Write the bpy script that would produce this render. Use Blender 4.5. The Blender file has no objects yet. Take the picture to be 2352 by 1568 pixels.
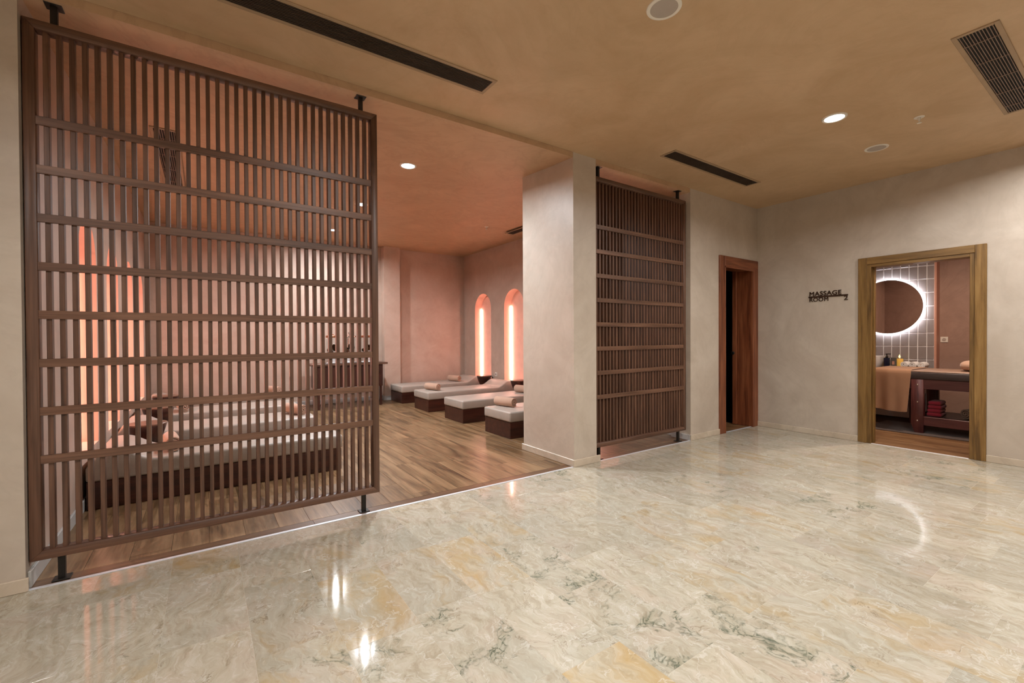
import bpy, bmesh, math, random
from mathutils import Vector, Matrix

random.seed(7)
SC = bpy.context.scene
COL = SC.collection
PI = math.pi

# ------------------------------------------------------------------ camera
FPX, YAW, PITCH, ROLL, CAMZ = 1025.25, 0.967940, 0.009277, -0.005153, 1.25
f = Vector((math.cos(YAW) * math.cos(PITCH), math.sin(YAW) * math.cos(PITCH), -math.sin(PITCH)))
r0 = Vector((math.sin(YAW), -math.cos(YAW), 0))
u0 = r0.cross(f)
r = r0 * math.cos(ROLL) + u0 * math.sin(ROLL)
u = r.cross(f)
cd = bpy.data.cameras.new('camera')
cd.sensor_fit = 'HORIZONTAL'
cd.sensor_width = 36.0
cd.lens = 36.0 * FPX / 2352.0
cd.clip_start = 0.02
cd.clip_end = 60
cam = bpy.data.objects.new('camera', cd)
COL.objects.link(cam)
cam.matrix_world = Matrix(((r.x, u.x, -f.x, 0), (r.y, u.y, -f.y, 0), (r.z, u.z, -f.z, CAMZ), (0, 0, 0, 1)))
SC.camera = cam

# ------------------------------------------------------------------ world, exposure
w = bpy.data.worlds.new('world')
SC.world = w
w.use_nodes = True
w.node_tree.nodes['Background'].inputs[0].default_value = (0.9, 0.8, 0.7, 1)
w.node_tree.nodes['Background'].inputs[1].default_value = 0.02
SC.view_settings.view_transform = 'Standard'
SC.view_settings.look = 'None'
SC.view_settings.gamma = 1.0
SC.view_settings.use_curve_mapping = False
SC.view_settings.exposure = 0.0
SC.cycles.max_bounces = 7
SC.cycles.diffuse_bounces = 4
SC.cycles.glossy_bounces = 3
SC.cycles.transmission_bounces = 6
SC.cycles.use_adaptive_sampling = True
SC.cycles.adaptive_threshold = 0.06
SC.cycles.adaptive_min_samples = 12
SC.cycles.use_denoising = True
SC.cycles.sample_clamp_indirect = 6.0
SC.cycles.caustics_reflective = False
SC.cycles.caustics_refractive = False

SPOT_OUT = (0.99, 0.97, 0.95)
SPOT_IN = (0.91, 0.96, 1.0)
P_OUT, P_IN, P_ROOM2 = 36.0, 60.0, 42.0
LED_STRENGTH = 27.0
LED_COL = (1.0, 0.58, 0.46)


# ------------------------------------------------------------------ node helpers
class NT:
    def __init__(s, name):
        s.m = bpy.data.materials.new(name)
        s.m.use_nodes = True
        s.t = s.m.node_tree
        s.b = s.t.nodes['Principled BSDF']

    def n(s, kind, **kw):
        nd = s.t.nodes.new(kind)
        for k, v in kw.items():
            if k.startswith('_'):
                nd.inputs[k[1:].replace('__', ' ')].default_value = v
            else:
                setattr(nd, k, v)
        return nd

    def l(s, a, b):
        s.t.links.new(a, b)

    def set(s, **kw):
        for k, v in kw.items():
            s.b.inputs[k.replace('__', ' ')].default_value = v

    def math(s, op, a, b=None, clamp=False):
        nd = s.n('ShaderNodeMath', operation=op, use_clamp=clamp)
        for i, x in enumerate((a, b)):
            if x is None:
                continue
            if isinstance(x, (int, float)):
                nd.inputs[i].default_value = x
            else:
                s.l(x, nd.inputs[i])
        return nd.outputs[0]

    def ramp(s, fac, stops, interp='LINEAR'):
        nd = s.n('ShaderNodeValToRGB')
        cr = nd.color_ramp
        cr.interpolation = interp
        while len(cr.elements) < len(stops):
            cr.elements.new(0.5)
        for e, (p, c) in zip(cr.elements, stops):
            e.position = p
            e.color = (*c, 1) if len(c) == 3 else c
        s.l(fac, nd.inputs[0])
        return nd.outputs[0]

    def mix(s, fac, a, b, blend='MIX'):
        nd = s.n('ShaderNodeMix', data_type='RGBA', blend_type=blend)
        for i, x in ((0, fac), (6, a), (7, b)):
            if isinstance(x, (int, float)):
                nd.inputs[i].default_value = x
            elif isinstance(x, tuple):
                nd.inputs[i].default_value = (*x, 1) if len(x) == 3 else x
            else:
                s.l(x, nd.inputs[i])
        return nd.outputs[2]

    def bump(s, h, strength=0.2, dist=0.01):
        nd = s.n('ShaderNodeBump')
        nd.inputs['Strength'].default_value = strength
        nd.inputs['Distance'].default_value = dist
        s.l(h, nd.inputs['Height'])
        s.l(nd.outputs[0], s.b.inputs['Normal'])

    def coord(s, scale=(1, 1, 1), per_object=True, world=False):
        """object coordinates, shifted by a random amount per object"""
        if world:
            src = s.n('ShaderNodeNewGeometry').outputs['Position']
        else:
            src = s.n('ShaderNodeTexCoord').outputs['Object']
        if per_object and not world:
            oi = s.n('ShaderNodeObjectInfo')
            sc = s.n('ShaderNodeVectorMath', operation='SCALE')
            sc.inputs[0].default_value = (17.3, 31.7, 23.1)
            s.l(oi.outputs['Random'], sc.inputs['Scale'])
            ad = s.n('ShaderNodeVectorMath', operation='ADD')
            s.l(src, ad.inputs[0])
            s.l(sc.outputs[0], ad.inputs[1])
            src = ad.outputs[0]
        mp = s.n('ShaderNodeVectorMath', operation='MULTIPLY')
        mp.inputs[1].default_value = scale
        s.l(src, mp.inputs[0])
        return mp.outputs[0]

    def noise(s, vec, scale=1.0, detail=3.0, rough=0.5, dist=0.0):
        nd = s.n('ShaderNodeTexNoise')
        nd.inputs['Scale'].default_value = scale
        nd.inputs['Detail'].default_value = detail
        nd.inputs['Roughness'].default_value = rough
        nd.inputs['Distortion'].default_value = dist
        s.l(vec, nd.inputs['Vector'])
        return nd


def plain(name, col, rough=0.5, metal=0.0, spec=0.5, **kw):
    n = NT(name)
    n.set(Base__Color=(*col, 1), Roughness=rough, Metallic=metal)
    n.b.inputs['Specular IOR Level'].default_value = spec
    for k, v in kw.items():
        n.b.inputs[k.replace('__', ' ')].default_value = v
    # faint tonal variation keeps large plain faces from looking flat
    nz = n.noise(n.coord((1, 1, 1)), 9.0, 2.0)
    c = n.mix(0.5, (*[x * 0.90 for x in col],), (*[min(1, x * 1.10) for x in col],))
    n.l(nz.outputs[0], c.node.inputs[0])
    n.l(c, n.b.inputs['Base Color'])
    return n.m


def plaster(name, a, b, rough=0.45, bump=0.12, marks=0.35):
    n = NT(name)
    P = n.coord(world=True)
    n1 = n.noise(P, 1.1, 5.0, 0.6, 1.8)
    n2 = n.noise(P, 3.0, 4.0, 0.6, 1.6)
    fac = n.math('ADD', n.math('MULTIPLY', n1.outputs[0], 0.75), n.math('MULTIPLY', n2.outputs[0], 0.25))
    c = n.ramp(fac, [(0.36, a), (0.66, b)])
    n3 = n.noise(P, 1.3, 6.0, 0.62, 2.4)
    tm = n.math('ABSOLUTE', n.math('SUBTRACT', n3.outputs[0], 0.5))
    c = n.mix(n.ramp(tm, [(0.0, (marks, marks, marks)), (0.045, (0, 0, 0))]), c, tuple(x * 0.82 for x in a))
    n.l(c, n.b.inputs['Base Color'])
    n.set(Roughness=rough)
    n.bump(n2.outputs[0], bump, 0.01)
    return n.m


def wood(name, dark, mid, light, axis, rough=0.4, scale=1.0, coat=0.0, ring=34.0):
    n = NT(name)
    s = [ring * scale] * 3
    s[axis] = 1.6 * scale
    P = n.coord(tuple(s))
    n1 = n.noise(P, 1.0, 5.0, 0.6, 0.4)
    s2 = [120 * scale] * 3
    s2[axis] = 3.0 * scale
    n2 = n.noise(n.coord(tuple(s2)), 1.0, 2.0)
    fac = n.math('ADD', n.math('MULTIPLY', n1.outputs[0], 0.75), n.math('MULTIPLY', n2.outputs[0], 0.25))
    c = n.ramp(fac, [(0.36, dark), (0.5, mid), (0.66, light)])
    oi = n.n('ShaderNodeObjectInfo')
    tone = n.math('ADD', n.math('MULTIPLY', oi.outputs['Random'], 0.24), 0.88)
    hs = n.n('ShaderNodeHueSaturation')
    n.l(tone, hs.inputs['Value'])
    n.l(c, hs.inputs['Color'])
    n.l(hs.outputs[0], n.b.inputs['Base Color'])
    n.set(Roughness=rough)
    if coat:
        n.set(Coat__Weight=coat, Coat__Roughness=0.15)
    n.bump(n1.outputs[0], 0.08, 0.004)
    return n.m


def emitter(name, col, strength):
    n = NT(name)
    n.set(Base__Color=(0.9, 0.9, 0.9, 1), Roughness=0.4)
    n.b.inputs['Emission Color'].default_value = (*col, 1)
    n.b.inputs['Emission Strength'].default_value = strength
    return n.m


def marble_mat():
    n = NT('marble')
    P = n.coord((1, 1, 1))
    oi = n.n('ShaderNodeObjectInfo')
    sep = n.n('ShaderNodeSeparateColor')
    n.l(oi.outputs['Color'], sep.inputs[0])
    och, grn, tone = sep.outputs[0], sep.outputs[1], sep.outputs[2]

    def warp(src, noise, amt):
        sub = n.n('ShaderNodeVectorMath', operation='SUBTRACT')
        n.l(noise.outputs['Color'], sub.inputs[0])
        sub.inputs[1].default_value = (0.5, 0.5, 0.5)
        ma = n.n('ShaderNodeVectorMath', operation='MULTIPLY_ADD')
        n.l(sub.outputs[0], ma.inputs[0])
        ma.inputs[1].default_value = (amt, amt, 0)
        n.l(src, ma.inputs[2])
        return ma.outputs[0]
    P2 = warp(P, n.noise(P, 2.6, 4.0, 0.55), 0.34)
    P3 = warp(P2, n.noise(P, 14.0, 4.0, 0.6), 0.05)

    def stretch(src, sx, sy, rot):
        mp = n.n('ShaderNodeMapping')
        mp.inputs['Rotation'].default_value = (0, 0, rot)
        mp.inputs['Scale'].default_value = (sx, sy, 1)
        n.l(src, mp.inputs[0])
        return mp.outputs[0]
    flow = stretch(P3, 26, 7, 0.35)
    st = n.noise(flow, 1.0, 7.0, 0.68)
    c = n.ramp(st.outputs[0], [(0.28, (0.385, 0.33, 0.235)), (0.42, (0.50, 0.445, 0.335)), (0.54, (0.575, 0.525, 0.415)), (0.72, (0.66, 0.63, 0.54))])
    # broad grey-green and pinkish clouds
    bc = n.noise(P2, 1.9, 4.0, 0.55)
    c = n.mix(n.ramp(bc.outputs[0], [(0.46, (0, 0, 0)), (0.66, (0.5, 0.5, 0.5))]), c, (0.47, 0.455, 0.375))
    bk = n.noise(P3, 3.4, 4.0, 0.55)
    c = n.mix(n.ramp(bk.outputs[0], [(0.5, (0, 0, 0)), (0.72, (0.5, 0.5, 0.5))]), c, (0.62, 0.50, 0.41))
    # short pale and brown grain
    gr = n.noise(stretch(P3, 95, 24, 0.35), 1.0, 4.0, 0.6)
    c = n.mix(n.ramp(gr.outputs[0], [(0.56, (0, 0, 0)), (0.72, (0.55, 0.55, 0.55))]), c, (0.70, 0.665, 0.59))
    c = n.mix(n.ramp(gr.outputs[0], [(0.28, (0.55, 0.55, 0.55)), (0.42, (0, 0, 0))]), c, (0.39, 0.32, 0.225))
    # ochre staining, streaky
    on = n.noise(stretch(P3, 9, 3.4, 0.35), 1.0, 6.0, 0.62)
    thr = n.math('ADD', on.outputs[0], n.math('MULTIPLY', n.math('SUBTRACT', och, 0.5), 0.46))
    om = n.ramp(thr, [(0.58, (0, 0, 0)), (0.72, (0.35, 0.35, 0.35)), (0.90, (0.8, 0.8, 0.8))])
    c = n.mix(om, c, (0.52, 0.345, 0.125))
    # brown hairlines in patches
    hn = n.noise(P3, 6.0, 6.0, 0.62)
    hl = n.math('ABSOLUTE', n.math('SUBTRACT', hn.outputs[0], 0.5))
    hm = n.noise(P, 4.3, 2.0)
    hmask = n.ramp(hm.outputs[0], [(0.50, (0, 0, 0)), (0.64, (0.75, 0.75, 0.75))])
    hfac = n.math('MULTIPLY', n.ramp(hl, [(0.0, (1, 1, 1)), (0.010, (0, 0, 0))]), hmask)
    c = n.mix(hfac, c, (0.25, 0.19, 0.12))
    # thin pale calcite threads
    wn = n.noise(P3, 3.0, 5.0, 0.6)
    wl = n.math('ABSOLUTE', n.math('SUBTRACT', wn.outputs[0], 0.53))
    c = n.mix(n.ramp(wl, [(0.0, (0.5, 0.5, 0.5)), (0.008, (0, 0, 0))]), c, (0.76, 0.74, 0.68))
    # dark green broken vein nets
    PV = warp(P3, n.noise(P, 22.0, 3.0, 0.6), 0.05)
    vo = n.n('ShaderNodeTexVoronoi', feature='DISTANCE_TO_EDGE')
    vo.inputs['Scale'].default_value = 30.0
    n.l(PV, vo.inputs['Vector'])
    gm = n.noise(P3, 5.2, 6.0, 0.66)
    gthr = n.math('ADD', gm.outputs[0], n.math('MULTIPLY', n.math('SUBTRACT', grn, 0.5), 0.24))
    gmask = n.ramp(gthr, [(0.60, (0, 0, 0)), (0.70, (1, 1, 1))])
    gl = n.ramp(vo.outputs['Distance'], [(0.0, (1, 1, 1)), (0.20, (0, 0, 0))])
    gn = n.noise(PV, 40.0, 3.0)
    gf = n.math('MULTIPLY', n.math('MULTIPLY', gl, gmask), n.ramp(gn.outputs[0], [(0.36, (0.1, 0.1, 0.1)), (0.56, (1, 1, 1))]))
    c = n.mix(n.math('MULTIPLY', gmask, 0.38), c, (0.36, 0.365, 0.265))
    c = n.mix(n.math('MULTIPLY', gf, 0.9), c, (0.075, 0.10, 0.065))
    hs = n.n('ShaderNodeHueSaturation')
    n.l(n.math('ADD', n.math('MULTIPLY', tone, 0.28), 0.665), hs.inputs['Value'])
    hs.inputs['Saturation'].default_value = 1.0
    n.l(c, hs.inputs['Color'])
    n.l(hs.outputs[0], n.b.inputs['Base Color'])
    n.l(n.math('ADD', n.math('MULTIPLY', st.outputs[0], 0.05), 0.055), n.b.inputs['Roughness'])
    n.b.inputs['Specular IOR Level'].default_value = 0.38
    return n.m


def plank_mat(name, dark, mid, light, axis=1, rough=0.34):
    n = NT(name)
    s = [9.0, 9.0, 9.0]
    s[axis] = 0.9
    P = n.coord(tuple(s))
    n1 = n.noise(P, 1.0, 5.0, 0.62, 1.1)
    s2 = [70.0] * 3
    s2[axis] = 2.5
    n2 = n.noise(n.coord(tuple(s2)), 1.0, 3.0)
    fac = n.math('ADD', n.math('MULTIPLY', n1.outputs[0], 0.72), n.math('MULTIPLY', n2.outputs[0], 0.28))
    c = n.ramp(fac, [(0.33, dark), (0.47, mid), (0.62, light)])
    oi = n.n('ShaderNodeObjectInfo')
    hs = n.n('ShaderNodeHueSaturation')
    n.l(n.math('ADD', n.math('MULTIPLY', oi.outputs['Random'], 0.30), 0.85), hs.inputs['Value'])
    n.l(c, hs.inputs['Color'])
    n.l(hs.outputs[0], n.b.inputs['Base Color'])
    n.set(Roughness=rough)
    n.bump(n2.outputs[0], 0.05, 0.003)
    return n.m


def fabric(name, a, b, scale=180.0, rough=0.85, bump=0.25):
    n = NT(name)
    P = n.coord()
    n1 = n.noise(P, scale, 2.0)
    n2 = n.noise(P, 7.0, 3.0)
    c = n.mix(n2.outputs[0], a, b)
    n.l(c, n.b.inputs['Base Color'])
    n.set(Roughness=rough)
    n.b.inputs['Sheen Weight'].default_value = 0.2
    n.bump(n1.outputs[0], bump, 0.002)
    return n.m


def leather(name, a, b):
    n = NT(name)
    P = n.coord()
    n1 = n.noise(P, 260, 2.0)
    n2 = n.noise(P, 5.0, 4.0, 0.55, 0.8)
    n.l(n.mix(n2.outputs[0], a, b), n.b.inputs['Base Color'])
    n.set(Roughness=0.42)
    h = n.math('ADD', n.math('MULTIPLY', n1.outputs[0], 0.15), n2.outputs[0])
    n.bump(h, 0.35, 0.012)
    return n.m


M = {}
M['wall'] = plaster('wall_plaster', (0.475, 0.40, 0.325), (0.58, 0.505, 0.425), 0.42, 0.12, 0.16)
M['wall_in'] = plaster('wall_plaster_glow_tinted', (0.46, 0.335, 0.265), (0.55, 0.425, 0.35), 0.5, 0.06, 0.12)  # pink of the niche light is mixed into this plaster colour
M['ceil'] = plaster('ceiling_paint', (0.50, 0.335, 0.19), (0.60, 0.42, 0.26), 0.55, 0.05, 0.15)
M['ceil_in'] = plaster('ceiling_paint_glow_tinted', (0.47, 0.30, 0.175), (0.55, 0.365, 0.22), 0.55, 0.05)  # warm tint of the niche light is put into this colour
M['niche'] = plain('niche_paint', (0.80, 0.50, 0.40), 0.6)
M['mauve'] = plaster('mauve_paint', (0.30, 0.185, 0.14), (0.37, 0.235, 0.18), 0.6, 0.05)
M['black_room'] = plain('unlit_room_black', (0.03, 0.02, 0.02), 0.9)  # near-black colour stands in for the darkness of the unlit room
M['marble'] = marble_mat()
M['grout'] = plain('grout', (0.62, 0.57, 0.48), 0.7)
M['base_out'] = plaster('stone_baseboard', (0.52, 0.43, 0.33), (0.66, 0.57, 0.46), 0.25, 0.02)
M['base_in'] = plain('grey_baseboard', (0.45, 0.44, 0.42), 0.4)
M['plank'] = plank_mat('floor_plank', (0.062, 0.031, 0.013), (0.172, 0.098, 0.045), (0.285, 0.175, 0.09))
M['plank2'] = plank_mat('floor_plank_dark', (0.08, 0.036, 0.015), (0.175, 0.088, 0.038), (0.26, 0.145, 0.068))
M['sub'] = plain('subfloor', (0.06, 0.035, 0.02), 0.8)
WN = ((0.062, 0.028, 0.016), (0.112, 0.053, 0.031), (0.165, 0.082, 0.050))
M['walnut_z'] = wood('walnut_upright', *WN, axis=2)
M['walnut_rail'] = wood('walnut_rail', (0.080, 0.037, 0.021), (0.140, 0.068, 0.040), (0.20, 0.102, 0.063), axis=0)
M['walnut_x'] = wood('walnut_level', *WN, axis=0)
MH = ((0.028, 0.008, 0.005), (0.050, 0.014, 0.009), (0.080, 0.024, 0.014))
M['mahog_x'] = wood('mahogany_level', *MH, axis=0, rough=0.3, ring=18)
M['mahog_y'] = wood('mahogany_cross', *MH, axis=1, rough=0.3, ring=18)
M['mahog_z'] = wood('mahogany_upright', *MH, axis=2, rough=0.35, ring=18)
M['bowl'] = wood('dark_bowl_wood', (0.03, 0.010, 0.007), (0.055, 0.018, 0.012), (0.085, 0.030, 0.019), axis=0, rough=0.35, ring=18)
M['bowl_top'] = wood('bowl_table_top', (0.13, 0.06, 0.035), (0.19, 0.09, 0.055), (0.25, 0.125, 0.08), axis=0, rough=0.3, ring=18)
OAK = ((0.10, 0.050, 0.012), (0.20, 0.106, 0.028), (0.28, 0.160, 0.050))
M['oak_z'] = wood('oak_upright', *OAK, axis=2, ring=22)
M['oak_y'] = wood('oak_level', *OAK, axis=1, ring=22)
RD = ((0.105, 0.026, 0.010), (0.20, 0.058, 0.022), (0.29, 0.10, 0.042))
M['red_z'] = wood('red_wood_upright', *RD, axis=2, ring=22)
M['red_x'] = wood('red_wood_level', *RD, axis=0, ring=22)
PU = ((0.05, 0.014, 0.014), (0.095, 0.027, 0.024), (0.14, 0.045, 0.037))
M['pur_y'] = wood('plum_wood_level', *PU, axis=1, ring=18)
M['pur_z'] = wood('plum_wood_upright', *PU, axis=2, ring=18)
M['black'] = plain('black_metal', (0.028, 0.024, 0.020), 0.4, 0.6)
M['alu'] = plain('aluminium', (0.72, 0.74, 0.78), 0.5, 0.55)
M['vent_frame'] = plain('vent_frame_paint', (0.36, 0.245, 0.145), 0.5)
M['vent_blade'] = plain('vent_blade_paint', (0.055, 0.034, 0.020), 0.5)
M['vent_blade2'] = plain('vent_blade_paint_light', (0.22, 0.14, 0.10), 0.5)
M['vent_dark'] = plain('vent_shadow', (0.006, 0.005, 0.004), 0.9)
M['white_plastic'] = plain('white_plastic', (0.75, 0.70, 0.62), 0.4)
M['grille'] = plain('speaker_grille', (0.42, 0.36, 0.31), 0.6)
M['spot'] = emitter('lamp_lens', (0.86, 0.94, 1.0), 14.0)
M['led'] = emitter('led_strip', LED_COL, LED_STRENGTH)
M['ring'] = emitter('mirror_ring', (0.90, 0.92, 1.0), 60.0)
M['rim_glow'] = emitter('mirror_rim_glow', (0.90, 0.94, 1.0), 4.0)
M['leather'] = leather('taupe_leather', (0.34, 0.29, 0.245), (0.42, 0.365, 0.315))
M['leather_dark'] = leather('dark_leather', (0.045, 0.032, 0.030), (0.075, 0.052, 0.046))
M['leather_top'] = leather('brown_leather', (0.27, 0.17, 0.12), (0.33, 0.21, 0.15))
M['towel'] = fabric('salmon_towel', (0.42, 0.26, 0.18), (0.52, 0.335, 0.24))
M['towel_brown'] = fabric('brown_throw', (0.30, 0.155, 0.08), (0.36, 0.195, 0.105))
M['towel_white'] = fabric('white_towel', (0.72, 0.68, 0.64), (0.82, 0.79, 0.76))
M['towel_in'] = fabric('towel_core', (0.06, 0.07, 0.07), (0.20, 0.15, 0.10))
M['red_cloth'] = fabric('red_cloth', (0.20, 0.008, 0.022), (0.34, 0.015, 0.035))
M['mat'] = fabric('dark_mat', (0.040, 0.024, 0.017), (0.06, 0.036, 0.026))
M['brown_roll'] = fabric('taupe_roll', (0.12, 0.085, 0.06), (0.17, 0.12, 0.085))
M['sign'] = plain('sign_bronze', (0.045, 0.020, 0.010), 0.4, 0.3)
M['mirror'] = plain('mirror_glass', (0.80, 0.76, 0.74), 0.02, 1.0)
M['ceramic'] = plain('white_ceramic', (0.78, 0.76, 0.75), 0.12)
M['walltile'] = plain('glazed_tile', (0.27, 0.235, 0.225), 0.10)
M['grout_glint'] = plain('grout_edge_glint', (0.85, 0.84, 0.86), 0.6)  # wide white joints also stand in for highlights on the tile edges
M['salmon_trim'] = plain('salmon_trim', (0.55, 0.28, 0.20), 0.45)
M['navy'] = plain('navy_bottle', (0.010, 0.014, 0.035), 0.2)
M['box_grey'] = plain('grey_box', (0.10, 0.095, 0.085), 0.5)
M['copper'] = plain('copper', (0.62, 0.27, 0.16), 0.25, 0.9)
M['chrome'] = plain('chrome', (0.8, 0.8, 0.8), 0.12, 1.0)
M['amber'] = plain('orange_slices', (0.75, 0.25, 0.02), 0.4)
M['green'] = plain('mint_leaves', (0.03, 0.09, 0.04), 0.5)
M['dkbrown'] = plain('dark_tray', (0.04, 0.025, 0.018), 0.4)
M['flame'] = emitter('candle_glow', (1.0, 0.62, 0.12), 5.0)
M['amber_glass'] = plain('amber_holder', (0.55, 0.26, 0.04), 0.3, Emission__Color=(1.0, 0.6, 0.12, 1), Emission__Strength=0.3)
g_ = NT('clear_glass')
g_.set(Base__Color=(0.95, 0.97, 0.97, 1), Roughness=0.02, IOR=1.3)
g_.b.inputs['Transmission Weight'].default_value = 1.0
M['glass'] = g_.m


# ------------------------------------------------------------------ mesh helpers
_cache = {}


def to_mesh(bm, name, smooth=False):
    me = bpy.data.meshes.new(name)
    bmesh.ops.recalc_face_normals(bm, faces=bm.faces)
    bm.to_mesh(me)
    bm.free()
    if smooth:
        for p in me.polygons:
            p.use_smooth = True
    return me


def bm_box(bm, lo, hi):
    vs = [bm.verts.new((x, y, z)) for x in (lo[0], hi[0]) for y in (lo[1], hi[1]) for z in (lo[2], hi[2])]
    for q in ((0, 1, 3, 2), (4, 6, 7, 5), (0, 4, 5, 1), (2, 3, 7, 6), (0, 2, 6, 4), (1, 5, 7, 3)):
        bm.faces.new([vs[i] for i in q])


def box_mesh(dx, dy, dz, bev=0.0, seg=1):
    k = ('box', round(dx, 4), round(dy, 4), round(dz, 4), round(bev, 4), seg)
    if k in _cache:
        return _cache[k]
    bm = bmesh.new()
    bm_box(bm, (-dx / 2, -dy / 2, -dz / 2), (dx / 2, dy / 2, dz / 2))
    if bev:
        bmesh.ops.bevel(bm, geom=list(bm.edges), offset=bev, segments=seg, affect='EDGES', profile=0.5)
    _cache[k] = to_mesh(bm, 'box', seg > 1)
    return _cache[k]


def lathe_mesh(prof, n=32, close=False):
    bm = bmesh.new()
    rings = []
    for rr, z in prof:
        if rr < 1e-6:
            rings.append([bm.verts.new((0, 0, z))])
        else:
            rings.append([bm.verts.new((rr * math.cos(2 * PI * i / n), rr * math.sin(2 * PI * i / n), z)) for i in range(n)])
    pairs = list(zip(rings, rings[1:]))
    if close:
        pairs.append((rings[-1], rings[0]))
    for a, b in pairs:
        for i in range(n):
            j = (i + 1) % n
            if len(a) == 1 and len(b) == 1:
                continue
            if len(a) == 1:
                bm.faces.new((a[0], b[i], b[j]))
            elif len(b) == 1:
                bm.faces.new((a[i], a[j], b[0]))
            else:
                bm.faces.new((a[i], a[j], b[j], b[i]))
    me = to_mesh(bm, 'lathe', True)
    try:
        me.set_sharp_from_angle(angle=math.radians(40))
    except Exception:
        pass
    return me


def sharpen(me, deg=35):
    for p in me.polygons:
        p.use_smooth = True
    me.set_sharp_from_angle(angle=math.radians(deg))
    return me


def prism_mesh(pts, y0, y1, plane='XZ', bev=0.0, seg=2):
    """closed 2D polygon pts, extruded along the third axis"""
    bm = bmesh.new()

    def v(p, t):
        return {'XZ': (p[0], t, p[1]), 'YZ': (t, p[0], p[1]), 'XY': (p[0], p[1], t)}[plane]
    a = [bm.verts.new(v(p, y0)) for p in pts]
    b = [bm.verts.new(v(p, y1)) for p in pts]
    n = len(pts)
    bm.faces.new(a)
    bm.faces.new(b[::-1])
    for i in range(n):
        j = (i + 1) % n
        bm.faces.new((a[i], b[i], b[j], a[j]))
    bmesh.ops.recalc_face_normals(bm, faces=bm.faces)
    if bev:
        es = [e for e in bm.edges if len(e.link_faces) == 2 and e.calc_face_angle(0) > 0.6]
        bmesh.ops.bevel(bm, geom=es, offset=bev, segments=seg, affect='EDGES', profile=0.5)
    return sharpen(to_mesh(bm, 'prism'), 50)


def ob(name, me, mat=None, parent=None, loc=(0, 0, 0), rot=(0, 0, 0)):
    o = bpy.data.objects.new(name, me)
    COL.objects.link(o)
    if mat is not None:
        mt = M[mat] if isinstance(mat, str) else mat
        if not me.materials:
            me.materials.append(mt)
        if me.materials[0] != mt:
            o.material_slots[0].link = 'OBJECT'
            o.material_slots[0].material = mt
    o.location = loc
    o.rotation_euler = rot
    o.parent = parent
    return o


def box(name, lo, hi, mat, parent=None, bev=0.0, seg=1, off=(0, 0, 0)):
    lo = Vector(lo)
    hi = Vector(hi)
    d = hi - lo
    return ob(name, box_mesh(d.x, d.y, d.z, bev, seg), mat, parent, (lo + hi) / 2 - Vector(off))


def tag(o, label, cat, group=None):
    o['label'] = label
    o['category'] = cat
    if group:
        o['group'] = group
    return o


def thing(name, label, cat, loc=(0, 0, 0), rotz=0.0, group=None):
    o = bpy.data.objects.new(name, None)
    o.empty_display_size = 0.1
    COL.objects.link(o)
    o.location = loc
    o.rotation_euler = (0, 0, rotz)
    return tag(o, label, cat, group)


def struct(o, label=None):
    o['kind'] = 'structure'
    if label:
        o['label'] = label
    return o


def copy_tree(o, parent=None):
    c = o.copy()
    COL.objects.link(c)
    c.parent = parent
    for ch in list(o.children):
        copy_tree(ch, c)
    return c


# ------------------------------------------------------------------ key dimensions (metres)
D = 3.20            # plane of the slatted partition
WX = 6.35           # massage-room wall
ZC = 3.02           # hall ceiling
XL, XR, YB, ZI = -0.745, 4.88, 9.00, 3.09   # relaxation room
C0, C1, CY = 2.92, 3.222, 4.02              # column
J2 = 4.80           # right jamb of second opening
HX0, HY0 = -2.6, -2.4                       # hall, behind and beside the camera


# ------------------------------------------------------------------ hall lights (seen downlights and added unseen lamps)
def disk_lamp(loc, power, col, size=0.15, spread=162):
    ld = bpy.data.lights.new('disk_light', 'AREA')
    ld.shape = 'DISK'
    ld.size = size
    ld.energy = power
    ld.color = col
    ld.spread = math.radians(spread)
    o = bpy.data.objects.new('disk_light', ld)
    COL.objects.link(o)
    o.location = loc
    return o


RIM = lathe_mesh([(0.068, -0.001), (0.068, -0.006), (0.074, -0.009), (0.084, -0.007), (0.088, 0.0), (0.088, 0.004), (0.066, 0.004)], 40, True)
LENS = lathe_mesh([(0, -0.003), (0.05, -0.0035), (0.069, -0.002), (0.069, 0.003), (0, 0.003)], 32)


def downlight(x, y, z, label, power, col, group, spread=162):
    t = thing('downlight', label, 'downlight', (x, y, z), 0, group)
    ob('trim_ring', RIM, 'white_plastic', t)
    ob('lens', LENS, 'spot', t)
    disk_lamp((x, y, z - 0.012), power, col, 0.15, spread)
    return t


OUT_G = 'recessed downlights of the hall ceiling'
downlight(4.23, 1.51, ZC, 'round recessed downlight glowing on the hall ceiling beside the sprinkler', P_OUT, SPOT_OUT, OUT_G)
UNSEEN_LAMPS = ((1.0, 1.2), (2.7, -0.5), (5.5, 0.3), (-1.2, 0.6), (0.3, -1.2))  # unseen lamps added out of view to even out the hall light
for lx, ly in UNSEEN_LAMPS:
    disk_lamp((lx, ly, ZC - 0.012), P_OUT, SPOT_OUT)

# ------------------------------------------------------------------ floors
struct(box('floor', (HX0, HY0, -0.06), (WX + 0.02, D - 0.012, -0.0006), 'grout'), 'polished cream marble tile floor of the hall')
FLOOR = bpy.data.objects['floor']


def px(p):
    q = Vector(p) - Vector((0, 0, CAMZ))
    d = q.dot(f)
    if d < 0.05:
        return None
    return 1176 + FPX * q.dot(r) / d, 784 - FPX * q.dot(u) / d


def in_view(x0, x1, y0, y1, m=220):
    pts = [px((x, y, 0)) for x in (x0, (x0 + x1) / 2, x1) for y in (y0, (y0 + y1) / 2, y1)]
    return any(p and -m < p[0] < 2352 + m and -m < p[1] < 1568 + m for p in pts)


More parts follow.
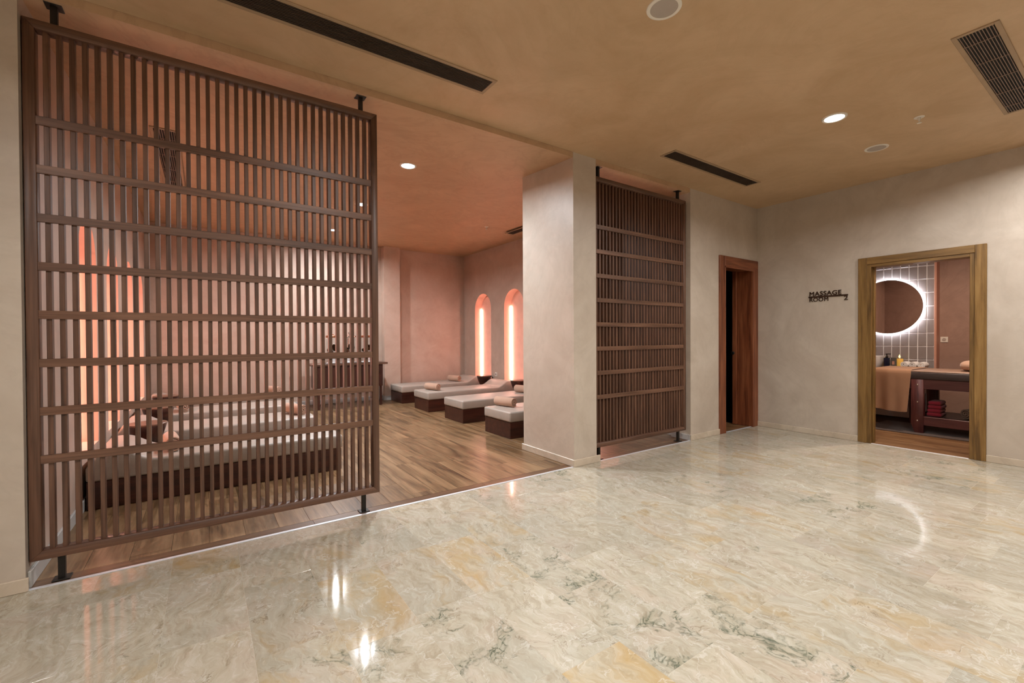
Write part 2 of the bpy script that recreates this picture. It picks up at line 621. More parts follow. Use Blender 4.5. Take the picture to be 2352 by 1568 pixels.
TW, TL, GAP = 0.31, 0.61, 0.0009
joint = {4: 1.255, 5: 1.028, 6: 1.25, 7: 1.655, 9: 0.395, 0: 2.52 - 0.28, 1: 2.6}
special = [((1.24, 1.10), (1.0, 0.2, 0.8)), ((1.12, 1.97), (0.86, 0.3, 0.75)), ((1.60, 1.25), (0.25, 0.95, 0.5)), ((1.60, 0.8), (0.2, 0.55, 0.75)),
           ((1.907, 0.95), (0.2, 0.92, 0.6)), ((1.55, 1.87), (0.15, 0.90, 0.55)), ((0.88, 1.83), (0.15, 0.90, 0.5)), ((0.675, 1.557), (0.2, 0.85, 0.5)),
           ((2.445, 0.9), (0.78, 0.3, 0.6)), ((0.0, 3.0), (0.9, 0.5, 0.25)), ((-0.30, 2.9), (0.75, 0.4, 0.35)), ((2.2, 1.45), (0.72, 0.3, 0.6)), ((2.5, 1.8), (0.75, 0.4, 0.55)),
           ((1.23, 1.6), (0.15, 0.15, 0.7)), ((1.85, 1.5), (0.2, 0.2, 0.75)), ((0.6, 2.9), (0.7, 0.4, 0.4))]
k = -9
while True:
    x0 = -0.16 + TW * k
    if x0 > WX:
        break
    x1 = min(x0 + TW, WX)
    j = joint.get(k, random.uniform(0, TL))
    y = j - TL * math.ceil((j - HY0) / TL)
    while y < D - 0.012:
        ya, yb = max(y, HY0), min(y + TL, D - 0.012)
        if yb - ya > 0.02 and x1 - x0 > 0.02 and in_view(x0, x1, ya, yb):
            t = ob('tile', box_mesh(x1 - x0 - GAP, yb - ya - GAP, 0.012, 0.0003), 'marble', FLOOR, ((x0 + x1) / 2, (ya + yb) / 2, -0.006))
            t.parent = FLOOR
            t.location = Vector(((x0 + x1) / 2, (ya + yb) / 2, -0.006)) - FLOOR.location
            c = [random.uniform(0.05, 0.62) if random.random() < 0.75 else random.uniform(0.6, 0.8), random.uniform(0.05, 0.5) if random.random() < 0.8 else random.uniform(0.6, 0.85), random.uniform(0.25, 0.75)]
            for (sx, sy), cc in special:
                if x0 <= sx < x1 and ya <= sy < yb:
                    c = list(cc)
            t.color = (*c, 1)
        y += TL
    k += 1


def planks(parent, x0, x1, y0, y1, mat, pw=0.19, pl_=1.22, only_view=True):
    i = 0
    x = x0
    while x < x1 - 0.005:
        xa, xb = x, min(x + pw, x1)
        y = y0 - random.uniform(0, pl_)
        while y < y1 - 0.005:
            ya, yb = max(y, y0), min(y + pl_, y1)
            if yb - ya > 0.01 and xb - xa > 0.01 and (not only_view or in_view(xa, xb, ya, yb, 80)):
                o = ob('plank', box_mesh(xb - xa - 0.0012, yb - ya - 0.0012, 0.01, 0.0008), mat, parent)
                o.location = Vector(((xa + xb) / 2, (ya + yb) / 2, -0.005)) - parent.location
            y += pl_
        x += pw


fl2 = struct(box('floor', (XL - 0.2, D + 0.012, -0.06), (XR + 0.2, YB + 0.02, -0.0101), 'sub'), 'brown wood plank floor of the relaxation room')
planks(fl2, XL, XR, D + 0.105, YB, 'plank')
for xa, xb in ((XL, 0.6), (0.6, 1.95), (1.95, 3.3), (3.3, 4.80)):
    o = ob('plank', box_mesh(xb - xa - 0.0012, 0.088, 0.01, 0.0008), wood('border_plank', (0.065, 0.032, 0.015), (0.12, 0.062, 0.03), (0.17, 0.09, 0.045), 0, 0.34, 0.5), fl2)
    o.location = Vector(((xa + xb) / 2, D + 0.059, -0.005)) - fl2.location
# aluminium threshold strips
struct(box('trim_1', (XL - 0.005, D - 0.011, -0.012), (J2 + 0.02, D + 0.011, 0.0035), 'alu', bev=0.001), 'aluminium strip between the marble and the wood floor')

# ------------------------------------------------------------------ ceilings
hc = struct(box('ceiling', (HX0, HY0, ZC), (WX + 0.02, D - 0.004, ZC + 0.12), 'ceil'), 'tan plastered hall ceiling')


def unseen_fixture(parent, x, y, z):  # ring and lens for an added lamp that is out of view
    p = Vector((x, y, z)) - parent.location
    ob('unseen_lamp_ring', RIM, 'white_plastic', parent, p)
    ob('lamp_lens', LENS, 'spot', parent, p)


for lx, ly in UNSEEN_LAMPS:
    unseen_fixture(hc, lx, ly, ZC)
prof = [(D, 2.972), (D + 0.30, 2.984), (3.75, 3.002), (4.1, 3.026), (4.6, 3.056), (5.1, 3.075), (5.7, 3.087), (6.4, ZI), (YB + 0.02, ZI), (YB + 0.02, 3.2), (D, 3.2)]
me = prism_mesh(prof, XL - 0.25, XR + 0.25, 'YZ')
struct(ob('ceiling', me, 'ceil_in'), 'orange tan ceiling of the relaxation room')


def ceil_in_z(y):
    for (a, za), (b, zb) in zip(prof, prof[1:9]):
        if a <= y <= b:
            return za + (zb - za) * (y - a) / (b - a)
    return ZI


# ------------------------------------------------------------------ walls of the hall
FR = D - 0.004      # front faces sit a hair proud of the ceiling drop
pier = struct(box('wall_front', (HX0, FR, 0), (XL, D + 0.30, 3.2), 'wall'), 'cream plaster pier beside the large slatted screen')
column = struct(box('wall_column', (C0, FR, 0), (C1, CY, 3.2), 'wall'), 'pale plaster column between the two slatted screens')
struct(box('wall_segment', (J2, FR, 0), (5.41, D + 0.26, 3.2), 'wall'), 'cream plaster wall between the small screen and the dark doorway')
struct(box('wall_lintel', (5.41, FR, 2.27), (WX + 0.16, D + 0.26, 3.2), 'wall'), 'plaster wall above the dark doorway')
# wall with the massage-room door (opening Y 1.06-1.93, top 2.06)
DY0, DY1, DZ = 1.06, 1.925, 2.065
bm = bmesh.new()
bm_box(bm, (WX, HY0, 0), (WX + 0.15, DY0, 3.2))
bm_box(bm, (WX, DY1, 0), (WX + 0.15, D + 0.26, 3.2))
bm_box(bm, (WX, DY0, DZ), (WX + 0.15, DY1, 3.2))
struct(ob('wall_right', to_mesh(bm, 'wall_right'), 'wall'), 'grey beige plaster wall with the massage room doorway')
struct(box('wall_rear', (HX0 - 0.1, HY0 - 0.1, 0), (WX + 0.15, HY0, 3.2), 'wall'))
struct(box('wall_left', (HX0 - 0.1, HY0, 0), (HX0, D, 3.2), 'wall'))


# baseboards
def base(name, lo, hi, mat='base_out'):
    return struct(box(name, lo, hi, mat, bev=0.003))


BH, BT = 0.068, 0.016
base('baseboard_front', (HX0, FR - BT, 0), (XL + 0.012, FR, BH))
base('baseboard_column', (C0 - BT, FR - BT, 0), (C1 + 0.04, FR, BH))
base('baseboard_column', (C0 - BT, FR, 0), (C0, CY + BT, BH))
base('baseboard_segment', (J2 - 0.012, FR - BT, 0), (5.44, FR, BH))
base('baseboard_segment', (J2 - BT, FR, 0), (J2, D + 0.26, BH), 'base_in')
base('baseboard_right', (WX - BT, 2.02, 0), (WX, D - 0.02, BH))
base('baseboard_right', (WX - BT, HY0, 0), (WX, 0.97, BH))

# ------------------------------------------------------------------ relaxation-room walls with arched niches
NYC, NW, NS, NZ0, NDEP = (4.74, 5.885, 7.03, 8.18), 0.66, 1.85, 0.40, 0.17


def niche_wall(name, x, sgn, centres, y0, y1, label):
    """wall surface in the plane X=x with arched holes; sgn is the direction into the wall"""
    bm = bmesh.new()
    T = 3.2

    def face(*p):
        bm.faces.new([bm.verts.new((x, a, b)) for a, b in p])
    N = 20
    y = y0
    for c in centres:
        a, b = c - NW / 2, c + NW / 2
        face((y, 0), (a, 0), (a, T), (y, T))
        face((a, 0), (b, 0), (b, NZ0), (a, NZ0))
        arc = [(c + NW / 2 * math.cos(PI - PI * i / N), NS + NW / 2 * math.sin(PI * i / N)) for i in range(N + 1)]
        for p, q in zip(arc, arc[1:]):
            face(p, q, (q[0], T), (p[0], T))
        y = b
    face((y, 0), (y1, 0), (y1, T), (y, T))
    bmesh.ops.remove_doubles(bm, verts=bm.verts, dist=1e-5)
    wl = struct(ob(name, to_mesh(bm, name), 'wall_in'), label)
    for c in centres:
        bm = bmesh.new()
        pr = [(c - NW / 2, NZ0)] + [(c + NW / 2 * math.cos(PI - PI * i / N), NS + NW / 2 * math.sin(PI * i / N)) for i in range(N + 1)] + [(c + NW / 2, NZ0)]
        A = [bm.verts.new((x, *p)) for p in pr]
        B = [bm.verts.new((x + sgn * NDEP, *p)) for p in pr]
        n = len(pr)
        for i in range(n):
            jn = (i + 1) % n
            bm.faces.new((A[i], A[jn], B[jn], B[i]))
        bm.faces.new(B)
        bmesh.ops.remove_doubles(bm, verts=bm.verts, dist=1e-6)
        nm = ob('niche', sharpen(to_mesh(bm, 'niche'), 40), 'niche', wl)
        for s in (-1, 1):
            yy = c + s * (NW / 2 - 0.012)
            xa, xb = sorted((x + sgn * (NDEP - 0.026), x + sgn * (NDEP - 0.004)))
            box('light_strip', (xa, yy - 0.005, NZ0 + 0.02), (xb, yy + 0.005, NS + 0.02), 'led', nm)
    return wl


niche_wall('wall_left', XL, -1, NYC, D + 0.0, YB, 'plaster wall of glowing arched niches behind the large screen')
niche_wall('wall_right', XR, 1, NYC, D + 0.0, YB, 'plaster wall of glowing arched niches beyond the column')
struct(box('wall_back', (XL - 0.25, YB, 0), (XR + 0.25, YB + 0.1, 3.2), 'wall_in'), 'plaster back wall of the relaxation room, tinted salmon by the niche glow')
struct(box('wall_pilaster', (2.97, 8.83, 0), (3.30, YB, 3.2), 'wall_in'), 'shallow pilaster on the back wall')
base('baseboard_back', (XL, YB - 0.014, 0), (2.956, YB, 0.085), 'base_in')
base('baseboard_pilaster', (2.956, 8.816, 0), (3.314, 8.83, 0.085), 'base_in')
base('baseboard_pilaster', (2.956, 8.83, 0), (2.97, YB - 0.014, 0.085), 'base_in')
base('baseboard_left', (XL, D + 0.02, 0), (XL + 0.014, YB - 0.014, 0.085), 'base_in')
base('baseboard_inner', (XR - 0.014, D + 0.27, 0), (XR, YB, 0.085), 'base_in')


# ------------------------------------------------------------------ slatted screens
def screen(label, x0, x1, slat0, nslat, posts):
    t = thing('slatted_screen', label, 'screen', ((x0 + x1) / 2, 3.26, 0.12), 0, 'walnut slatted screens of the partition')
    off = (t.location.x, t.location.y, t.location.z)
    Y0, Y1 = 3.235, 3.300
    zb, zt, fw = 0.124, 2.872, 0.045

    def b(name, lo, hi, mat, bev=0.0015, parent=t, o=off):
        return box(name, lo, hi, mat, parent, bev, 1, o)

    def mitre(pts, mat):
        me = prism_mesh([(p[0] - off[0], p[1] - off[2]) for p in pts], Y0 - off[1], Y1 - off[1], 'XZ', 0.0018, 1)
        return ob('frame_member', me, mat, t)
    mitre([(x0, zb), (x0 + fw, zb + fw), (x0 + fw, zt - fw), (x0, zt)], 'walnut_z')
    mitre([(x1, zb), (x1, zt), (x1 - fw, zt - fw), (x1 - fw, zb + fw)], 'walnut_z')
    mitre([(x0, zt), (x0 + fw, zt - fw), (x1 - fw, zt - fw), (x1, zt)], 'walnut_x')
    mitre([(x0, zb), (x1, zb), (x1 - fw, zb + fw), (x0 + fw, zb + fw)], 'walnut_x')
    for i in range(nslat):
        sx = slat0 + 0.0492 * i
        b('slat', (sx - 0.0105, 3.252, zb + fw - 0.002), (sx + 0.0105, 3.294, zt - fw + 0.002), 'walnut_z')
    for i in range(8):
        zc = 2.367 - 0.2473 * i
        b('rail', (x0 + fw - 0.001, 3.238, zc - 0.0215), (x1 - fw + 0.001, 3.2555, zc + 0.0215), 'walnut_rail')
    for sx in posts:
        zs = 2.976
        p = b('hanger_post', (sx - 0.014, 3.247, zt - 0.001), (sx + 0.014, 3.275, zs), 'black')
        po = (off[0] + p.location.x, off[1] + p.location.y, off[2] + p.location.z)
        b('mounting_plate', (sx - 0.035, 3.226, zs - 0.006), (sx + 0.035, 3.296, zs + 0.001), 'black', 0.002, p, po)
        p = b('floor_post', (sx - 0.014, 3.247, 0.0), (sx + 0.014, 3.275, zb + 0.001), 'black')
        po = (off[0] + p.location.x, off[1] + p.location.y, off[2] + p.location.z)
        b('mounting_plate', (sx - 0.035, 3.226, 0.0), (sx + 0.035, 3.296, 0.007), 'black', 0.002, p, po)
    return t


screen('large walnut screen of upright slats beside the cream pier, in front of the beds', -0.741, 1.045, -0.660, 34, (-0.627, 0.935))
screen('smaller walnut slatted screen between the plaster column and the dark doorway', C1 + 0.002, 4.765, 3.288, 30, (3.315, 4.64))


# ------------------------------------------------------------------ beds, towels, bowl tables
def bed_proto():
    t = thing('lounge_bed', '', 'bed', (0, 0, 0))
    box('base', (0.012, -0.300, 0.0), (1.802, 0.300, 0.203), 'mahog_x', t, 0.004)
    pts = [(0, 0.203), (0, 0.330)]
    for i in range(0, 13):
        s = i / 12
        h = 0.330 + 0.103 * (3 * s * s - 2 * s ** 3)
        pts.append((1.40 + 0.24 * s, h))
    pts += [(1.73, 0.431), (1.805, 0.30), (1.805, 0.203)]
    me = prism_mesh(pts, -0.31, 0.31, 'XZ', 0.022, 4)
    sharpen(me, 60)
    ob('mattress', me, 'leather', t)
    return t


proto = bed_proto()
first = True
BEDS = []
RL = ['taupe bed beyond the column, nearest of the row by the column, towel at its foot',
      'second taupe bed from the column, towel at its raised head',
      'third taupe bed from the column with a towel roll near its foot',
      'taupe bed farthest from the column, against the salmon back wall']
LL = ['taupe bed closest behind the large slatted screen',
      'second taupe bed behind the large slatted screen, towel at its foot',
      'third taupe bed behind the large slatted screen',
      'fourth taupe bed behind the large slatted screen, farthest toward the back wall']
for i in range(4):
    for side in (0, 1):
        o = proto if first else copy_tree(proto)
        first = False
        if side == 0:
            o.location = (3.065, 4.815 + 1.2175 * i, 0)
            o.rotation_euler = (0, 0, 0)
            tag(o, RL[i], 'bed', 'taupe beds by the niche wall beyond the column')
        else:
            o.location = (1.078, 4.735 + 1.2175 * i, 0)
            o.rotation_euler = (0, 0, PI)
            tag(o, LL[i], 'bed', 'taupe beds behind the large slatted screen')


def roll_mesh(R=0.066, turns=3.0, L=0.33, th=0.0135):
    """a towel rolled into a spiral, axis along Y"""
    bm = bmesh.new()
    N = 64
    inner, outer = [], []
    for i in range(N + 1):
        s = i / N
        a = 2 * PI * turns * s
        rr = 0.012 + (R - 0.012) * s
        a0 = a - 2 * PI * turns - 0.9
        lo, hi = max(rr - th, 0.002), rr
        inner.append((lo * math.cos(a0), lo * math.sin(a0)))
        outer.append((hi * math.cos(a0), hi * math.sin(a0)))
    ys = [-L / 2, -L / 2 + 0.006, -L / 6, L / 6, L / 2 - 0.006, L / 2]
    gi, go = [], []
    for kk, y in enumerate(ys):
        sh = 0.94 if kk in (0, len(ys) - 1) else (1.0 if kk in (1, 4) else 1.03)
        gi.append([bm.verts.new((p[0], y, p[1])) for p in inner])
        go.append([bm.verts.new((p[0] * sh, y, p[1] * sh)) for p in outer])
    for g in (gi, go):
        for a, b in zip(g, g[1:]):
            for i in range(N):
                bm.faces.new((a[i], a[i + 1], b[i + 1], b[i]))
    for kk in (0, -1):
        for i in range(N):
            bm.faces.new((gi[kk][i], gi[kk][i + 1], go[kk][i + 1], go[kk][i]))
    for e in (0, N):
        for a in range(len(ys) - 1):
            bm.faces.new((gi[a][e], gi[a + 1][e], go[a + 1][e], go[a][e]))
    return sharpen(to_mesh(bm, 'roll'), 55)


ROLL = roll_mesh()
TG = 'rolled salmon towels on the beds'


def towel(x, y, z, rz, label, tilt=0.0):
    o = ob('rolled_towel', ROLL, 'towel', None, (x, y, z + 0.0685), (0, tilt, rz))
    tag(o, label, 'towel', TG)


towel(3.30, 4.96, 0.330, 0.22, 'rolled salmon towel on the foot of the bed beside the column')
towel(4.34, 5.98, 0.330, 0.22, 'rolled salmon towel half hidden by the column, on the second bed')
towel(3.29, 7.25, 0.330, 0.28, 'rolled salmon towel near the foot of the third bed from the column')
towel(4.34, 8.46, 0.330, 0.25, 'rolled salmon towel on the bed against the salmon back wall')
towel(-0.235, 4.72, 0.330, 0.12, 'rolled salmon towel behind the screen, on the bed nearest to it')
towel(0.90, 5.98, 0.330, 0.45, 'rolled salmon towel on the foot of the second bed behind the screen')
towel(-0.235, 7.10, 0.330, 0.15, 'rolled salmon towel at the head of the third bed behind the screen')
towel(0.94, 8.42, 0.330, 0.45, 'rolled salmon towel on the farthest bed behind the screen')

BODY = lathe_mesh([(0, 0.0), (0.095, 0.0), (0.098, 0.010), (0.075, 0.03), (0.058, 0.06), (0.052, 0.20), (0.062, 0.26), (0.098, 0.315), (0.124, 0.37), (0.140, 0.42), (0.148, 0.452), (0.148, 0.456), (0, 0.456)], 36)
TOP = lathe_mesh([(0, 0.456), (0.150, 0.456), (0.153, 0.461), (0.153, 0.469), (0.149, 0.473), (0, 0.473)], 36)


def bowl_table(x, y, label):
    t = thing('side_table', label, 'side table', (x, y, 0), random.uniform(0, 3), 'round dark bedside tables')
    ob('body', BODY, 'bowl', t)
    ob('top', TOP, 'bowl_top', t)


SLAB = ('behind the large screen, between its first and second beds', 'behind the large screen, between its second and third beds', 'behind the large screen, between its third and fourth beds')
for i in range(3):
    bowl_table(-0.45, 5.34 + 1.2175 * i, 'round dark bowl-shaped side table ' + SLAB[i])
for i, s in enumerate(('second and third beds from the column', 'third and fourth beds from the column')):
    bowl_table(4.71, 6.64 + 1.2175 * i, 'round dark bowl-shaped side table between the ' + s)

# ------------------------------------------------------------------ console with drink dispensers
t = thing('console_table', 'dark brown wooden console against the back wall behind the large screen', 'table', (2.16, 8.46, 0))
o3 = (2.16, 8.46, 0)
box('top', (1.50, 8.20, 0.765), (2.82, 8.73, 0.80), 'walnut_x', t, 0.003, 1, o3)
box('body', (1.58, 8.25, 0.36), (2.74, 8.71, 0.765), 'mahog_x', t, 0.003, 1, o3)
for i in range(3):
    xa = 1.60 + 0.377 * i
    dr = box('door', (xa, 8.236, 0.385), (xa + 0.367, 8.252, 0.745), 'mahog_z', t, 0.002, 1, o3)
    ob('knob', box_mesh(0.016, 0.02, 0.016, 0.004), 'black', dr, (0.13, -0.016, 0.06))
for lx in (1.60, 2.69):
    for ly in (8.27, 8.66):
        box('leg', (lx, ly, 0), (lx + 0.04, ly + 0.04, 0.362), 'mahog_z', t, 0.002, 1, o3)
JAR = lathe_mesh([(0.105, 0.0), (0.108, 0.02), (0.108, 0.28), (0.100, 0.30), (0.095, 0.30), (0.102, 0.278), (0.102, 0.02), (0, 0.012), (0, 0.0)], 32)
LID = lathe_mesh([(0, 0.30), (0.114, 0.30), (0.118, 0.308), (0.118, 0.332), (0.11, 0.34), (0.02, 0.342), (0.018, 0.36), (0, 0.362)], 32)
STAND = lathe_mesh([(0, 0.0), (0.11, 0.0), (0.112, 0.012), (0.07, 0.03), (0.065, 0.12), (0.10, 0.145), (0.115, 0.15), (0.115, 0.16), (0, 0.16)], 32)
SLICE = lathe_mesh([(0, -0.004), (0.044, -0.006), (0.048, 0.0), (0.044, 0.006), (0, 0.004)], 20)


def dispenser(x, label, fruit, lid):
    t = thing('drink_dispenser', label, 'dispenser', (x, 8.46, 0.80), 0, 'glass drink dispensers on the console')
    ob('stand', STAND, 'ceramic', t)
    j = ob('jar', JAR, 'glass', t, (0, 0, 0.16))
    ob('lid', LID, lid, t, (0, 0, 0.16))
    tp = ob('tap', lathe_mesh([(0, 0), (0.011, 0), (0.011, 0.045), (0.016, 0.05), (0.016, 0.062), (0, 0.062)], 14), 'chrome', t, (0, -0.105, 0.195), (PI / 2, 0, 0))
    for q in range(6):
        a = q * 1.05 + x
        ob('fruit_slice', SLICE, fruit, t, (0.05 * math.cos(a), 0.05 * math.sin(a), 0.225 + 0.014 * q), (0.9 + 0.2 * q, 0.4 * q, a))
    return t


dispenser(1.90, 'glass drink dispenser with orange slices and copper lid, farther from the pilaster', 'amber', 'copper')
dispenser(2.51, 'glass drink dispenser with copper lid at the end of the console nearer the pilaster', 'amber', 'copper')
d_ = dispenser(2.19, 'glass drink dispenser with green leaves and chrome finial, middle of the console', 'green', 'chrome')
ob('finial', lathe_mesh([(0, 0.50), (0.03, 0.50), (0.03, 0.51), (0.014, 0.52), (0.028, 0.54), (0.020, 0.56), (0, 0.565)], 20), 'chrome', d_)
for s in (-1, 1):
    ob('tube', lathe_mesh([(0, 0.19), (0.008, 0.19), (0.008, 0.45), (0, 0.45)], 12), 'copper', d_, (s * 0.022, 0, 0))
CUP = lathe_mesh([(0, 0.0), (0.028, 0.0), (0.034, 0.11), (0.031, 0.11), (0.026, 0.008), (0, 0.008)], 20)
tr = tag(box('serving_tray', (1.70, 8.235, 0.80), (2.62, 8.345, 0.812), 'dkbrown', None, 0.004), 'narrow dark tray of cups on the console edge', 'tray')
GLASS = ('first clear drinking glass on the tray, at its end away from the pilaster', 'second clear drinking glass along the tray', 'third clear drinking glass along the tray, beside the middle dispenser', 'fourth clear drinking glass along the tray', 'fifth clear drinking glass along the tray', 'clear drinking glass at the tray end nearer the pilaster')
for i, cx in enumerate((1.78, 1.98, 2.08, 2.30, 2.40, 2.55)):
    tag(ob('drinking_glass', CUP, 'glass', None, (cx, 8.29, 0.8122)), GLASS[i], 'glass', 'glasses on the console tray')

# ------------------------------------------------------------------ vents, speakers, sprinklers
def vent(x0, x1, y0, y1, z, label, along, n, blade='vent_blade', cross=0, fw=0.024, group='linear air vents'):
    cx, cy = (x0 + x1) / 2, (y0 + y1) / 2
    t = thing('ceiling_vent', label, 'air vent', (cx, cy, z), 0, group)
    o = (cx, cy, z)
    zt, zb = z + 0.001, z - 0.007
    box('frame_side', (x0, y0, zb), (x1, y0 + fw, zt), 'vent_frame', t, 0.0015, 1, o)
    box('frame_side', (x0, y1 - fw, zb), (x1, y1, zt), 'vent_frame', t, 0.0015, 1, o)
    box('frame_side', (x0, y0 + fw, zb), (x0 + fw, y1 - fw, zt), 'vent_frame', t, 0.0015, 1, o)
    box('frame_side', (x1 - fw, y0 + fw, zb), (x1, y1 - fw, zt), 'vent_frame', t, 0.0015, 1, o)
    box('backing', (x0 + fw - 0.002, y0 + fw - 0.002, z - 0.0015), (x1 - fw + 0.002, y1 - fw + 0.002, z - 0.0003), 'vent_dark', t, 0, 1, o)
    a0, a1 = (y0 + fw, y1 - fw) if along == 'x' else (x0 + fw, x1 - fw)
    st = (a1 - a0) / n
    for i in range(n):
        c = a0 + st * (i + 0.5)
        if along == 'x':
            box('blade', (x0 + fw, c - st * 0.15, z - 0.006), (x1 - fw, c + st * 0.15, z - 0.0012), blade, t, 0, 1, o)
        else:
            box('blade', (c - st * 0.15, y0 + fw, z - 0.006), (c + st * 0.15, y1 - fw, z - 0.0012), blade, t, 0, 1, o)
    for i in range(cross):
        if along == 'x':
            c = x0 + fw + (x1 - x0 - 2 * fw) * (i + 0.5) / cross
            box('cross_bar', (c - 0.003, y0 + fw, z - 0.0065), (c + 0.003, y1 - fw, z - 0.0012), blade, t, 0, 1, o)
        else:
            c = y0 + fw + (y1 - y0 - 2 * fw) * (i + 0.5) / cross
            box('cross_bar', (x0 + fw, c - 0.003, z - 0.0065), (x1 - fw, c + 0.003, z - 0.0012), blade, t, 0, 1, o)
    return t


HG = 'linear air vents of the hall ceiling'
vent(0.07, 1.68, 2.60, 2.80, ZC, 'long brown slotted air vent in the hall ceiling above the large screen', 'x', 12, group=HG)
vent(3.69, 5.28, 2.61, 2.79, ZC, 'dark slotted air vent in the hall ceiling beside the small screen', 'x', 12, group=HG)
vent(3.69, 5.31, 0.52, 0.72, ZC, 'wide grille air vent in the hall ceiling with pale blades, beside the sprinkler', 'x', 11, 'vent_blade2', 5, group=HG)
IG = 'air vents of the relaxation room ceiling'
vent(-0.375, -0.175, 4.88, 6.70, 3.066, 'slotted air vent seen through the large screen, over the beds', 'y', 9, 'vent_blade2', 4, group=IG)
vent(4.33, 4.51, 4.80, 6.49, 3.066, 'dark air vent in the ceiling just beyond the column', 'y', 9, group=IG)

SR = lathe_mesh([(0.072, 0.0), (0.072, -0.005), (0.080, -0.007), (0.090, -0.004), (0.092, 0.0)], 44)
SG = lathe_mesh([(0, -0.0042), (0.04, -0.0042), (0.073, -0.0032), (0.073, 0.0), (0, 0.0)], 44)
for (x, y, lb) in ((2.055, 1.525, 'larger round ceiling speaker near the middle of the hall ceiling'), (5.245, 1.53, 'round ceiling speaker between the hall downlight and the massage room wall')):
    t = thing('ceiling_speaker', lb, 'speaker', (x, y, ZC), 0, 'round ceiling speakers')
    ob('rim', SR, 'white_plastic', t)
    ob('grille', SG, 'grille', t)


def sprinkler(x, y, z, label):
    t = thing('sprinkler', label, 'sprinkler', (x, y, z), 0, 'ceiling sprinklers')
    ob('escutcheon', lathe_mesh([(0.012, 0.0), (0.013, -0.004), (0.032, -0.003), (0.035, 0.0)], 28), 'white_plastic', t)
    ob('stem', lathe_mesh([(0, 0), (0.009, 0), (0.009, -0.022), (0.004, -0.03), (0.004, -0.045), (0, -0.045)], 16), 'white_plastic', t)
    ob('deflector', lathe_mesh([(0, -0.043), (0.016, -0.044), (0.016, -0.047), (0, -0.047)], 20), 'white_plastic', t)


sprinkler(4.80, 1.12, ZC, 'small white sprinkler head beside the wide grille vent')
sprinkler(3.88, 6.37, ZI, 'tiny sprinkler head on the orange ceiling near the dark vent')

IGL = 'recessed downlights over the beds'
for (x, y, lb) in ((1.765, 4.46, 'recessed downlight in plain view on the orange ceiling beside the large screen'), (1.79, 6.23, 'second downlight of the relaxation room, seen through the screen'), (1.82, 7.97, 'third downlight of the relaxation room, seen lowest through the screen')):
    downlight(x, y, ceil_in_z(y) - 0.001, lb, P_IN, SPOT_IN, IGL, 165)


# ------------------------------------------------------------------ sockets
def socket(loc, rotz, label):
    t = thing('wall_socket', label, 'socket', loc, rotz, 'wall sockets')
    ob('plate', box_mesh(0.082, 0.010, 0.082, 0.003), 'white_plastic', t, (0, 0.005, 0))
    ob('outlet', lathe_mesh([(0, 0.0), (0.017, 0.0), (0.018, 0.004), (0.021, 0.004), (0.021, -0.002), (0, -0.002)], 24), 'grille', t, (0, 0.0115, 0), (-PI / 2, 0, 0))


socket((XR - 0.0002, 7.66, 0.50), PI / 2, 'white wall socket between the glowing niches beyond the column')

# ------------------------------------------------------------------ dark doorway with sliding leaf
fx0, fx1, fh = 5.403, WX - 0.002, 2.285
dk = struct(box('door_1', (fx0, FR - 0.020, 0.0), (fx0 + 0.125, D + 0.21, fh), 'red_z', bev=0.003), 'red brown wooden doorway beside the corner')
od = tuple(dk.location)
box('casing', (fx0 + 0.125, FR - 0.020, fh - 0.13), (fx1, D + 0.21, fh), 'red_x', dk, 0.003, 1, od)
box('casing', (fx1 - 0.145, FR - 0.020, 0), (fx1, D + 0.19, fh - 0.13), 'red_z', dk, 0.003, 1, od)
box('casing_bead', (fx0 + 0.105, FR - 0.026, 0), (fx0 + 0.125, FR - 0.019, fh - 0.13), 'red_z', dk, 0.002, 1, od)
box('casing_bead', (fx0 + 0.105, FR - 0.026, fh - 0.15), (fx1 - 0.125, FR - 0.019, fh - 0.13), 'red_x', dk, 0.002, 1, od)
box('casing_bead', (fx1 - 0.145, FR - 0.026, 0), (fx1 - 0.125, FR - 0.019, fh - 0.15), 'red_z', dk, 0.002, 1, od)
leaf = box('door_leaf', (6.175, D + 0.193, 0.006), (6.346, D + 0.250, fh - 0.10), 'red_z', dk, 0.002, 1, od)
ob('knob', lathe_mesh([(0, 0), (0.010, 0), (0.010, 0.02), (0.020, 0.028), (0.024, 0.04), (0.018, 0.05), (0, 0.052)], 20), 'black', leaf, (-0.084, 0, 1.013 - leaf.location.z - od[2]), (0, -PI / 2, 0))
# unlit room behind it
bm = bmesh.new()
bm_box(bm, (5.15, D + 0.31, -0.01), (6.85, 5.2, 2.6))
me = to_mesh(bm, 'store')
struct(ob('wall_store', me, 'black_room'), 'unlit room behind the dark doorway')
for p in me.polygons:
    pass
bm = bmesh.new()
bm.from_mesh(me)
bmesh.ops.delete(bm, geom=[q for q in bm.faces if q.normal.y < -0.5], context='FACES')
bm.to_mesh(me)
bm.free()
struct(box('floor', (5.53, FR + 0.02, -0.05), (6.26, D + 0.60, -0.001), 'plank2'), 'wood floor of the dark doorway')
struct(box('trim_2', (5.53, D - 0.006, -0.01), (6.26, D + 0.018, 0.0035), 'alu', bev=0.001), 'aluminium threshold of the dark doorway')

# ------------------------------------------------------------------ sign: MASSAGE ROOM 2
def text_mesh(body, size, extrude, offset=0.0):
    cu = bpy.data.curves.new('txt', 'FONT')
    cu.body = body
    cu.size = size
    cu.extrude = extrude
    cu.offset = offset
    cu.space_character = 1.08
    o = bpy.data.objects.new('txt', cu)
    COL.objects.link(o)
    dg = bpy.context.evaluated_depsgraph_get()
    me = bpy.data.meshes.new_from_object(o.evaluated_get(dg))
    bpy.data.objects.remove(o)
    bpy.data.curves.remove(cu)
    xs = [v.co.x for v in me.vertices]
    ys = [v.co.y for v in me.vertices]
    return me, min(xs), max(xs), min(ys), max(ys)


